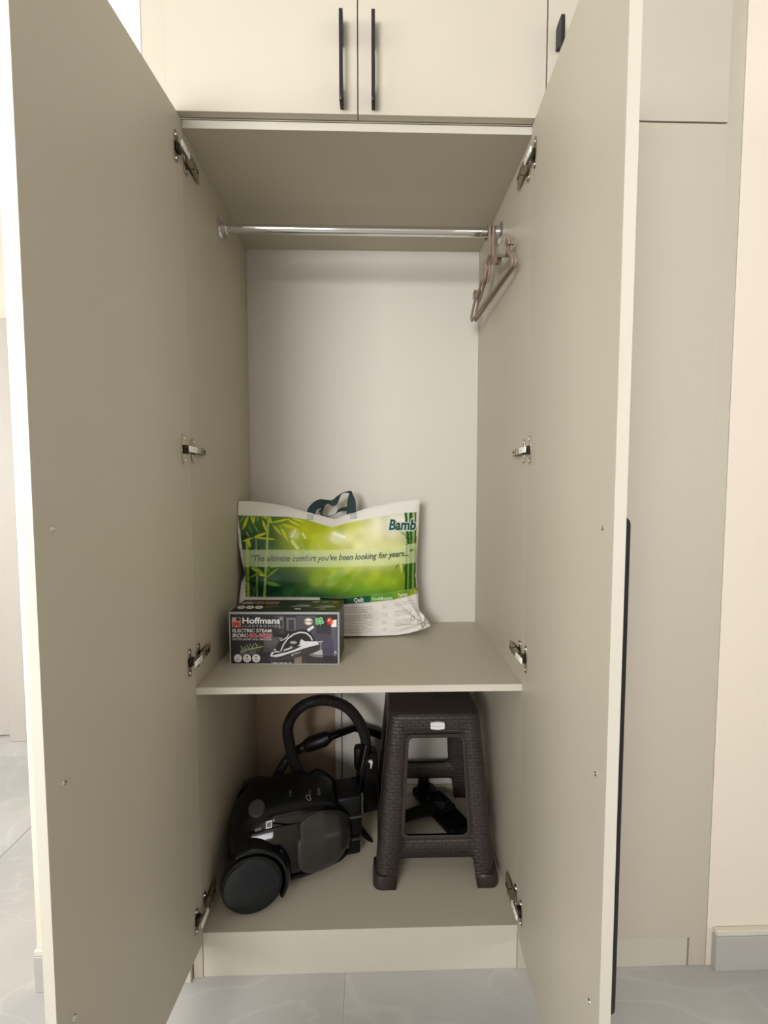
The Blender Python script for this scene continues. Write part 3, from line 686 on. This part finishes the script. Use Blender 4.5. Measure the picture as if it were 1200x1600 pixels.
# blue sole plate
sp_ = [(1010, 432), (1035, 465), (1058, 530), (1068, 600), (1062, 640), (1055, 682), (970, 682), (962, 640), (955, 600), (962, 530), (985, 465)]
P.poly(sp_, (66, 64, 88)); P.poly([(962, 630), (1064, 630), (1056, 684), (968, 684)], (26, 26, 34))
for k in range(5):
    for s in (-1, 1): P.ell(1010+s*(14+k*6), 545+k*16 if k < 4 else 595, 4, 6, (34, 34, 46), 8)
P.stroke([(1010, 560), (1010, 610)], 6, (30, 30, 42)); P.stroke([(990, 570), (985, 612)], 5, (30, 30, 42)); P.stroke([(1030, 570), (1035, 612)], 5, (30, 30, 42))
# logo and words
P.rect(112, 278, 192, 368, (206, 166, 146)); P.rect(150, 282, 186, 310, (28, 26, 28)); P.rect(118, 318, 184, 366, (196, 52, 46)); P.rect(112, 312, 192, 318, (210, 180, 164)); P.poly([(136, 366), (150, 350), (164, 366)], (206, 176, 160))
P.text('Hoffmans', 210, 333, 78, (238, 236, 238), .022, width=352); P.text('\u00ae', 566, 300, 30, (220, 220, 222), .01, width=18)
P.text('ELECTRONICS', 210, 366, 26, (196, 192, 194), .008, width=355, spacing=1.5); P.rect(210, 346, 230, 364, (120, 60, 56))
P.text('ELECTRIC STEAM', 115, 415, 44, (226, 222, 220), .018, width=366); P.text('IRON', 115, 462, 50, (230, 226, 224), .022, width=122)
P.text('HM-9828', 250, 464, 54, (232, 196, 200), .035, width=232); P.text('HM-9828', 252, 463, 52, (186, 52, 66), .008, width=228)
P.text('FASTER,EASIER AND SMARTER', 115, 488, 24, (202, 196, 194), .01, width=368)
P.stroke([(185, 598), (240, 580), (320, 562), (400, 545)], 8, (150, 190, 80)); P.stroke([(190, 540), (210, 575), (225, 545), (245, 580)], 7, (176, 182, 160)); P.stroke([(245, 530), (262, 565), (280, 520), (300, 562), (312, 520)], 7, (180, 184, 168)); P.stroke([(325, 515), (345, 545)], 8, (170, 176, 150))
for cx in (161, 247, 334):
    P.ell(cx, 656, 38, 38, (222, 220, 218), 28)
P.rect(152, 632, 170, 655, (190, 190, 190)); P.rect(154, 635, 168, 652, (226, 224, 222)); P.rect(142, 662, 180, 668, (130, 130, 132)); P.rect(146, 672, 176, 677, (150, 150, 150))
P.ell(247, 642, 9, 8, (60, 60, 62)); P.poly([(238, 640), (255, 632), (252, 652)], (70, 70, 72)); P.rect(226, 662, 268, 668, (130, 130, 132)); P.rect(232, 672, 262, 677, (150, 150, 150))
P.stroke([(324, 634), (344, 650)], 6, (80, 80, 84)); P.stroke([(344, 634), (324, 650)], 6, (80, 80, 84)); P.rect(312, 662, 356, 668, (130, 130, 132)); P.rect(318, 672, 350, 677, (150, 150, 150))
# award seals, clover leaf and red tag
zz = [(830+(46 if k % 2 else 38)*math.cos(2*math.pi*k/24), 313+(38 if k % 2 else 32)*math.sin(2*math.pi*k/24)) for k in range(24)]
P.poly(zz, (176, 164, 146)); P.ell(830, 313, 32, 26, (232, 226, 214)); P.rect(792, 305, 868, 322, (120, 108, 92)); P.text('BEST', 806, 320, 18, (240, 236, 228), .01, width=48)
for cx, cy in ((912, 295), (945, 290), (955, 318), (915, 325), (932, 305)): P.ell(cx, cy, 20, 18, (130, 190, 138)); 
for cx, cy in ((914, 296), (943, 292), (952, 318), (917, 324)): P.ell(cx, cy, 11, 10, (84, 150, 98))
P.stroke([(935, 325), (945, 352)], 6, (110, 176, 120))
P.poly([(1050, 300), (1092, 292), (1092, 362), (1040, 362)], (236, 234, 234)); P.ell(1030, 310, 30, 28, (196, 44, 40)); P.ell(1028, 288, 20, 14, (214, 70, 54)); P.ell(1052, 318, 12, 16, (196, 150, 60)); P.ell(1020, 300, 10, 8, (236, 200, 196)); P.text('TOP', 1000, 352, 20, (200, 60, 60), .01, width=50)
P.text('7 FREE CARE OIL TO', 476, 708, 26, (214, 210, 208), .012, width=190)
P.build('front_print', bxo)
def TM(x, y, l):
    xl, xr = 75+(232-y)*.80, 1108+(232-y)*.14; t = max(0, (236-y)/141); t = t*1.0
    return (((x-xl)/(xr-xl)-.5)*BW, t**.95*BD, BH+.0007+l*.00004)
T = Print(TM)
T.poly([(97, 220), (1094, 220), (1118, 100), (190, 100)], (24, 26, 26))
T.text('IRON', 172, 152, 30, (226, 222, 220), .02, width=100); T.text('HM-9828', 285, 152, 28, (206, 110, 112), .02, width=230); T.text('ELECTRIC STEAM', 205, 132, 18, (196, 190, 188), .015, width=318)
T.ell(240, 106, 24, 7, (180, 50, 46))
for cx in (172, 256, 340): T.ell(cx, 190, 38, 18, (218, 216, 214), 24); T.ell(cx, 184, 10, 5, (120, 120, 120)); T.rect(cx-20, 194, cx+20, 198, (150, 150, 150))
T.stroke([(395, 190), (460, 184), (540, 178)], 4, (120, 150, 80)); T.stroke([(410, 176), (440, 186), (470, 172), (520, 178)], 4, (120, 130, 110))
for dx, dy in ((0, 0), (232, 10)):
    T.poly([(622+dx, 184+dy), (680+dx, 172+dy), (740+dx, 162+dy), (820+dx, 166+dy), (832+dx, 178+dy), (720+dx, 186+dy)], (150, 152, 150)); T.poly([(660+dx, 180+dy), (720+dx, 172+dy), (760+dx, 176+dy), (700+dx, 182+dy)], (36, 36, 38)); T.stroke([(690+dx, 164+dy), (740+dx, 152+dy), (800+dx, 154+dy)], 4, (140, 142, 140))
T.rect(680, 202, 740, 214, (200, 200, 198)); T.rect(915, 206, 975, 214, (170, 168, 160))
T.ell(868, 126, 36, 10, (150, 140, 122)); T.ell(960, 128, 34, 10, (104, 140, 108)); T.ell(1048, 130, 30, 9, (180, 86, 60))
T.build('lid_print', bxo)

# ------------------------------------------------------------------ pillow bag
bag = tag(empty('pillow_bag', (-.115, .43, ZS)), 'white plastic pillow bag with green bamboo print and dark green handles on the shelf', 'bag')
def itp(t, pts):
    return np.interp(t, [p[0] for p in pts], [p[1] for p in pts])
TOP = [(366, 783), (392, 783), (420, 786), (449, 791), (480, 800), (500, 805), (520, 810.5), (527, 810), (540, 805), (554, 800), (585, 791), (615, 785), (640, 782), (656, 781)]
BOT = [(366, 988), (400, 991), (450, 993), (534, 994), (590, 993.5), (622, 992), (640, 989), (655, 985), (672, 979)]
LEF = [(782, 366.5), (810, 368), (850, 372), (875, 377), (892, 382), (900, 382.5), (910, 377), (925, 374.5), (940, 373), (990, 374)]
RIG = [(780, 656.5), (830, 654.5), (880, 651), (905, 651), (925, 653.5), (945, 654), (955, 656), (963, 664), (970, 668), (976, 673), (980, 671), (995, 655)]
NU, NV = 290, 214
U, V = np.meshgrid(np.linspace(0, 1, NU+1), np.linspace(0, 1, NV+1))
x = 366+U*290; 
for _ in range(3):
    yt, yb = itp(x, TOP), itp(x, BOT); y = yt+(yb-yt)*V
    x = itp(y, LEF)+(itp(y, RIG)-itp(y, LEF))*U
yt, yb = itp(x, TOP), itp(x, BOT); y = yt+(yb-yt)*V
PX, PY = x, y
rng = np.random.RandomState(3)
def vnoise(X, Y, s, seed):
    r = np.random.RandomState(seed); G = r.rand(64, 64); a, b = X/s, Y/s; i, j = np.floor(a).astype(int), np.floor(b).astype(int); fa, fb = a-i, b-j
    fa, fb = fa*fa*(3-2*fa), fb*fb*(3-2*fb); g = lambda p, q: G[p % 64, q % 64]
    return (g(i, j)*(1-fa)+g(i+1, j)*fa)*(1-fb)+(g(i, j+1)*(1-fa)+g(i+1, j+1)*fa)*fb
def bag_y(px, py, u, v):
    bulge = (np.clip(4*u*(1-u), 0, 1)**.45)*(np.sin(np.pi*np.clip(v, 0, 1)**.85*.86+.06)**.8)
    edge = .425-.075*(1-u)**6*1.0
    yy = edge-.068*bulge-(v**6)*.045*(u < 2)+(1-v)*.018
    yy = yy+.010*np.exp(-((px-520)/38)**2-((py-812)/16)**2)          # sag under the handles
    yy = yy-.006*np.exp(-((px-475)/30)**2)*np.exp(-((py-800)/14)**2)
    # creases fanning from the lower right corner, along the sides and seams
    dx, dy = px-662, py-975; an = np.arctan2(-dy, -dx); rr = np.hypot(dx, dy)
    yy = yy+.0075*np.exp(-rr/34)*np.sin(an*11)+.0035*np.exp(-rr/70)*np.sin(an*17+1)
    dx, dy = px-380, py-905; an = np.arctan2(-dy, dx); rr = np.hypot(dx, dy)
    yy = yy+.006*np.exp(-rr/22)*np.sin(an*7)
    ex = np.minimum(u, 1-u)
    yy = yy+.003*np.exp(-ex/.05)*np.sin(py/5.5+3*np.sin(py/17))
    yy = yy+.0045*(vnoise(px, py*1.6, 26, 5)-.5)+.0020*(vnoise(px, py, 9, 6)-.5)
    return yy
YY = bag_y(PX, PY, U, V)
d = (np.array(_fw)[None, None]+np.array(_r2)[None, None]*((PX-600)/F)[..., None]-np.array(_u2)[None, None]*((PY-800)/F)[..., None])
Wp = np.array([CX, CY, CZ])+d*((YY-CY)/d[..., 1])[..., None]
Wp[..., 0] = np.maximum(Wp[..., 0], -.4185); Wp[..., 2] = np.maximum(Wp[..., 2], ZS+.0012)
org = np.array([-.115, .43, ZS]); Wl = Wp-org
# ---- the printed picture, painted in the bag's own flat coordinates
def S3(c): return np.array(lin(c))
img = np.empty(PX.shape+(3,)); img[:] = S3((222, 218, 212))
ptop = itp(PX, [(360, 803), (372, 805), (449, 807.5), (480, 812), (505, 820), (520, 824), (535, 819), (548, 816), (600, 806), (633, 801), (660, 800)])
sttop = itp(PX, [(360, 932.5), (500, 933.5), (530, 935), (580, 930), (612, 926), (640, 921), (660, 916)])
stbot = itp(PX, [(360, 934.5), (500, 936), (502, 946), (535, 944.5), (580, 941), (615, 937), (640, 931), (660, 924)])
bt = itp(PX, [(360, 859), (520, 859), (600, 855), (660, 848)]); bb = itp(PX, [(360, 885.5), (520, 886), (600, 884), (660, 878)])
inx = (PX > 372+np.clip((PY-805)*.12, 0, 12)*1.0) & (PX < itp(PY, [(800, 651), (850, 651), (900, 649), (940, 653)]))
pic = np.empty_like(img); pic[:] = S3((96, 138, 22))
def blob(cx, cy, rx, ry, c, s=1, p=1):
    global pic
    k = (np.exp(-(((PX-cx)/rx)**2+((PY-cy)/ry)**2)**p)*s)[..., None]; pic = pic*(1-k)+S3(c)*k
blob(520, 850, 90, 60, (186, 196, 30), .9)
for a in ((385, 870, 60, 90, (10, 62, 40), .97), (430, 915, 70, 34, (14, 70, 34), .97), (395, 930, 60, 30, (4, 34, 22), .9), (500, 932, 70, 12, (22, 84, 24), .85), (600, 928, 55, 12, (46, 120, 26), .8),
          (470, 840, 26, 20, (170, 186, 20), .8), (430, 812, 40, 10, (70, 116, 20), .6), (490, 828, 50, 14, (190, 196, 20), .8), (560, 838, 30, 22, (214, 214, 90), .7), (600, 826, 42, 32, (236, 232, 206), .95), (628, 812, 26, 16, (234, 230, 214), .95),
          (575, 862, 44, 30, (236, 230, 170), .8), (530, 840, 16, 8, (240, 240, 206), .7), (545, 815, 30, 9, (204, 204, 40), .6), (610, 862, 26, 20, (228, 222, 140), .6), (600, 905, 50, 18, (150, 176, 20), .7), (540, 905, 40, 16, (120, 160, 20), .6), (500, 900, 14, 12, (160, 184, 40), .6)): blob(*a)
for a in ((378, 862, 34, 40, (6, 54, 36), .8), (400, 925, 55, 20, (3, 34, 22), .85), (430, 905, 40, 16, (14, 70, 34), .6), (415, 835, 22, 24, (16, 72, 44), .7), (470, 932, 50, 8, (12, 66, 28), .7)): blob(*a)
for (cx, cy, r_, c, s) in ((520, 887, 9, (176, 204, 50), .5), (495, 905, 12, (150, 180, 40), .45), (525, 840, 10, (232, 236, 180), .6), (470, 855, 12, (140, 170, 40), .4), (460, 835, 8, (236, 240, 180), .5), (560, 920, 12, (90, 150, 24), .4), (545, 890, 8, (196, 210, 70), .4), (584, 900, 10, (180, 196, 30), .4), (478, 920, 10, (60, 120, 30), .4), (450, 925, 9, (40, 110, 50), .4)):
    blob(cx, cy, r_, r_, c, s, 3)
pic = pic*(.80+.25*vnoise(PX, PY, 14, 8))[..., None]
def seg(x0, y0, x1, y1, wd, c, s=1, leafy=True, soft=.6):
    global pic
    vx, vy = x1-x0, y1-y0; L2 = vx*vx+vy*vy; t = ((PX-x0)*vx+(PY-y0)*vy)/L2; dd = np.abs((PX-x0)*vy-(PY-y0)*vx)/math.sqrt(L2)
    tt = np.clip(t, 0, 1); w_ = wd*(np.sin(np.pi*np.clip(tt*.92+.06, 0, 1))**.8 if leafy else 1)
    k = np.clip((w_-dd)/soft, 0, 1)*((t > 0) & (t < 1))*s; k = k[..., None]
    sh = 1-.25*np.clip(dd/np.maximum(w_, .3), 0, 1)[..., None]
    pic = pic*(1-k)+S3(c)*sh*k
for a in ((386, 842, 388, 935, 2.6, (150, 178, 56)), (400, 838, 402, 935, 1.3, (120, 156, 60)), (419, 815, 413, 935, 2.1, (158, 186, 80)), (376, 808, 375, 935, 1.0, (70, 110, 50)), (408, 880, 395, 935, .7, (100, 140, 60))): seg(*a, 1, False)
for yy_ in (862, 898, 915): seg(384, yy_, 390, yy_, .6, (60, 90, 20), .8, False); seg(411, yy_+4, 418, yy_+4, .6, (60, 90, 20), .8, False)
LV = (196, 204, 36); LG = (120, 160, 50)
for a in ((388, 806, 379, 828, 2.6, LV), (383, 805, 373, 818, 1.8, LG), (392, 805, 396, 818, 2, LV), (398, 806, 395, 820, 2.2, LV), (402, 806, 403, 817, 1.6, LG), (412, 805, 424, 818, 2.4, LV), (404, 806, 426, 815, 1.5, LG), (424, 817, 455, 810, 2, LV),
          (420, 806, 425, 818, 1.8, LV), (410, 812, 417, 832, 2.4, LV), (426, 820, 440, 836, 2, LV), (437, 820, 450, 846, 3, LV), (440, 819, 468, 828, 3, LV), (450, 812, 470, 822, 2, (214, 214, 60)), (455, 810, 478, 816, 2, (206, 210, 50)), (379, 846, 396, 840, 2, LV), (396, 840, 418, 832, 2.6, LV), (398, 840, 433, 843, 1.9, LV),
          (388, 820, 395, 834, 1.2, LG), (397, 820, 404, 833, 1.6, LG), (384, 830, 390, 840, 1.2, (150, 180, 130)), (388, 843, 391, 856, 2.6, LV), (430, 821, 452, 830, 1.4, LG),
          (392, 887, 412, 896, 3.4, (150, 180, 40)), (390, 903, 404, 895, 1.6, LG), (404, 897, 414, 900, 2.2, LV), (414, 904, 437, 886, 2.2, (120, 160, 50)), (420, 888, 440, 882, 1.4, LG), (414, 910, 438, 915, 3.6, (96, 150, 44)), (417, 885, 421, 896, 1.4, LG)): seg(*a)
for a in ((455, 840, 462, 828, 3.4, (236, 238, 176)), (455, 844, 466, 858, 3.6, (230, 236, 140)), (472, 833, 478, 842, 2.6, (240, 240, 190)), (520, 833, 540, 840, 4, (244, 244, 220))): seg(*a, .85, False, 2.5)
DG = (22, 84, 34)
seg(634, 800, 638, 850, 2.4, DG, 1, False); seg(642, 800, 641, 935, 2.8, DG, 1, False); seg(636, 850, 634, 925, 2.1, (14, 66, 30), 1, False); seg(649, 800, 648, 935, 1.6, (60, 96, 40), 1, False); seg(638, 800, 641, 850, .7, (150, 186, 110), 1, False); seg(645, 800, 645, 935, .9, (140, 180, 80), 1, False)
for a in ((626, 831, 636, 838, 1.6, (120, 150, 40)), (633, 836, 639, 850, 1, (60, 90, 30)), (604, 856, 618, 868, .9, (150, 160, 90)), (624, 878, 617, 891, 1.2, (70, 90, 30)), (626, 878, 628, 896, 1.6, (210, 214, 120)), (632, 880, 631, 897, 1.4, (40, 84, 20))): seg(*a)
inb = ((PY > bt) & (PY < bb))[..., None]; pic = np.where(inb, pic*.42+S3((206, 218, 168))*.58, pic)
edge = lambda e: np.clip(e/1.0+.5, 0, 1)
k = (edge(PY-ptop)*edge(sttop-PY)*inx)[..., None]; img = img*(1-k)+pic*k
scol = np.empty_like(img); scol[:] = S3((8, 40, 30))
for x0, c in ((542, (20, 84, 56)), (579, (88, 142, 40)), (615, (112, 146, 22)), (640, (134, 152, 30))): scol[PX > x0] = S3(c)
k = (edge(PY-sttop)*edge(stbot-PY)*(PX > 500)*(PX < 653.5))[..., None]; img = img*(1-k)+scol*k
# rows of tiny unreadable care text
ink = np.zeros_like(PX); cy_ = PY-(itp(PX, [(500, 0), (560, -.5), (600, -4), (655, -14)]))
rows = [950, 953.5, 957, 963, 966.5, 970, 975, 978.5, 982, 985.5, 989]
for i, r_ in enumerate(rows):
    r2 = np.random.RandomState(i); on = (r2.rand(400) > .22)[(np.clip(PX-480, 0, 190)*2).astype(int)]
    e1 = 582-(8 if i % 3 == 2 else 0); m_ = (((PX > 533) & (PX < e1)) | ((PX > 597) & (PX < 605) & (i % 3 != 2)) | ((PX > 617) & (PX < 645-(i % 2)*3) & (i % 4 != 2)))
    ink = np.maximum(ink, np.clip(1-np.abs(cy_-r_)/1.0, 0, 1)*on*m_*.62)
for cx0 in (655, 661, 645): ink = np.maximum(ink, (np.abs(np.hypot((PX-cx0)*1.4, (PY-(972+(cx0-655)*.6)))-3.4) < .9)*.6)
img = img*(1-ink[..., None])+S3((60, 56, 54))*ink[..., None]
nv_, nu_ = NV+1, NU+1
idx = np.arange(nv_*nu_).reshape(nv_, nu_)
quads = np.stack([idx[:-1, :-1], idx[1:, :-1], idx[1:, 1:], idx[:-1, 1:]], -1).reshape(-1, 4)
me = bpy.data.meshes.new('front_sheet'); me.from_pydata(Wl.reshape(-1, 3).tolist(), [], quads.tolist())
ca = me.color_attributes.new('ink', 'FLOAT_COLOR', 'POINT'); ca.data.foreach_set('color', np.concatenate([img, np.ones(img.shape[:2]+(1,))], -1).astype(np.float32).ravel())
me.polygons.foreach_set('use_smooth', [True]*len(me.polygons)); me.materials.append(M['bagink'])
fo = bpy.data.objects.new('front_sheet', me); COL.objects.link(fo); fo.parent = bag; fo['label'] = 'green bamboo forest print on white film'
# back sheet, closing the pillow
st_ = 6; Bk = Wl[::st_, ::st_].copy()
if (NV % st_): Bk = np.concatenate([Bk, Wl[-1:, ::st_]], 0)
if (NU % st_): Bk = np.concatenate([Bk, np.concatenate([Wl[::st_, -1:], Wl[-1:, -1:]], 0)[:Bk.shape[0]]], 1)
nr, nc = Bk.shape[:2]; ub = np.linspace(0, 1, nc)[None]; vb = np.linspace(0, 1, nr)[:, None]
add = .085*np.clip(4*ub*(1-ub), 0, 1)**.45*np.clip(4*vb*(1-vb), 0, 1)**.4
Bk[..., 1] = np.minimum(Bk[..., 1]*0+np.maximum(Bk[..., 1], -.006)+add, .088); 
Bk[0] = Wl[0, np.linspace(0, NU, nc).astype(int)]; Bk[-1] = Wl[-1, np.linspace(0, NU, nc).astype(int)]
Bk[:, 0] = Wl[np.linspace(0, NV, nr).astype(int), 0]; Bk[:, -1] = Wl[np.linspace(0, NV, nr).astype(int), -1]
ib = np.arange(nr*nc).reshape(nr, nc); qb = np.stack([ib[:-1, :-1], ib[:-1, 1:], ib[1:, 1:], ib[1:, :-1]], -1).reshape(-1, 4)
me = bpy.data.meshes.new('back_sheet'); me.from_pydata(Bk.reshape(-1, 3).tolist(), [], qb.tolist()); me.polygons.foreach_set('use_smooth', [True]*len(me.polygons)); me.materials.append(mat('white bag film', (224, 220, 214), .4))
bo = bpy.data.objects.new('back_sheet', me); COL.objects.link(bo); bo.parent = bag
# lettering on the bag, following its surface
def bag_pt(px, py, l):
    xl, xr = itp(py, LEF), itp(py, RIG); u = (px-xl)/(xr-xl); a, b_ = itp(px, TOP), itp(px, BOT); v = (py-a)/(b_-a)
    j = min(max(u*NU, 0), NU-1e-6); i = min(max(v*NV, 0), NV-1e-6); i0, j0 = int(i), int(j); fi, fj = i-i0, j-j0
    Y = (YY[i0, j0]*(1-fi)+YY[i0+1, j0]*fi)*(1-fj)+(YY[i0, j0+1]*(1-fi)+YY[i0+1, j0+1]*fi)*fj
    p = at(px, py, Y-.0016-l*.0003); return (p.x+.115, p.y-.43, p.z-ZS)
B = Print(bag_pt)
slope = lambda x: itp(x, [(390, 0), (480, -.2), (560, 2.2), (600, 4.6), (645, 9)])
B.text('\u201cThe ultimate comfort you\u2019ve been looking for years...\u201d', 392, 876.5, 13.2, (22, 52, 30), .014, .28, width=253, curve=lambda x: -slope(x))
B.build('slogan', bag); B = Print(bag_pt)
B.text('Bamb', 606, 828, 24, (206, 222, 214), .085, .18, width=45, curve=lambda x: 0)
B.text('Bamb', 607.5, 827.5, 22.5, (12, 66, 62), .032, .18, width=42.5)
B.build('word', bag); B = Print(bag_pt)
B.text('Quilt', 553, 941, 9.5, (226, 232, 222), .02, width=15.5, rot=-.05); B.build('table_heading', bag); B = Print(bag_pt); B.text('Hoofdkussen', 581.5, 938.5, 7.5, (214, 224, 196), .012, width=32, rot=-.07); B.build('table_heading', bag); B = Print(bag_pt); B.text('Yorgan', 621.5, 933.2, 8.5, (226, 230, 204), .02, width=16, rot=-.16); B.build('table_heading', bag); B = Print(bag_pt); B.text('Be', 648, 926.5, 7, (214, 220, 180), .01, width=5, rot=-.2)
B.build('table_heading', bag)
# stitched patches where the handles are sewn on
B2 = Print(bag_pt)
for cx, cy in ((484.5, 808), (552, 806)):
    rr_ = .06 if cx < 500 else -.12
    def R4(h, v): return [(cx+a*math.cos(rr_)-b_*math.sin(rr_), cy+a*math.sin(rr_)+b_*math.cos(rr_)) for a, b_ in ((-h, -v), (h, -v), (h, v), (-h, v))]
    B2.poly(R4(4.4, 3.9), (120, 128, 128)); B2.poly(R4(3.7, 3.2), (206, 206, 204)); B2.stroke([R4(3.2, 2.6)[0], R4(3.2, 2.6)[2]], .7, (150, 156, 156)); B2.stroke([R4(3.2, 2.6)[1], R4(3.2, 2.6)[3]], .7, (150, 156, 156))
B2.build('stitching', bag)
# webbing handles as twisted ribbons
def ribbon(name, spine):
    """spine: px, py of one edge, px, py of the other edge, depth of each"""
    q = MB(); A = smooth_curve([at(a, b_, y_)-Vector((-.115, .43, ZS)) for a, b_, c, d_, y_, y2 in spine], 6); C = smooth_curve([at(c, d_, y2)-Vector((-.115, .43, ZS)) for a, b_, c, d_, y_, y2 in spine], 6)
    rings = []
    for a, c in zip(A, C):
        t = Vector((0, .0012, 0)); rings.append([a, c, c+t, a+t])
    q.loft(rings, smooth=True); return q.build(name, M['strap'], bag)
ribbon('handle', [(479.5, 801, 491.5, 806, .432, .432), (482, 793, 494, 799, .430, .434), (490, 784.5, 498.5, 795, .428, .438), (500, 780, 505, 793, .428, .440), (510, 781, 512, 787, .430, .440), (519, 781, 519, 791, .436, .434), (527, 775, 527, 787, .440, .430), (536, 769.5, 534, 770.5+1.5, .444, .436), (548, 767, 545, 770.5, .440, .430), (552, 774, 544.5, 775, .432, .428), (555.5, 783, 542.5, 786, .430, .430), (556.5, 800, 541.5, 803.5, .432, .432)])
ribbon('handle', [(504, 808, 501, 806, .462, .462), (500, 798, 504, 801, .462, .462), (506.5, 790, 508, 788.5, .462, .462)])
ribbon('handle', [(500.5, 797, 498, 796, .466, .466), (505, 805, 502, 806.5, .466, .466), (512, 806.5, 512, 808, .466, .466), (524, 802.5, 523.5, 803.5, .468, .470), (529, 795, 530, 800, .468, .470), (540, 792, 540, 798, .466, .470), (544, 793, 544, 799, .466, .470)])
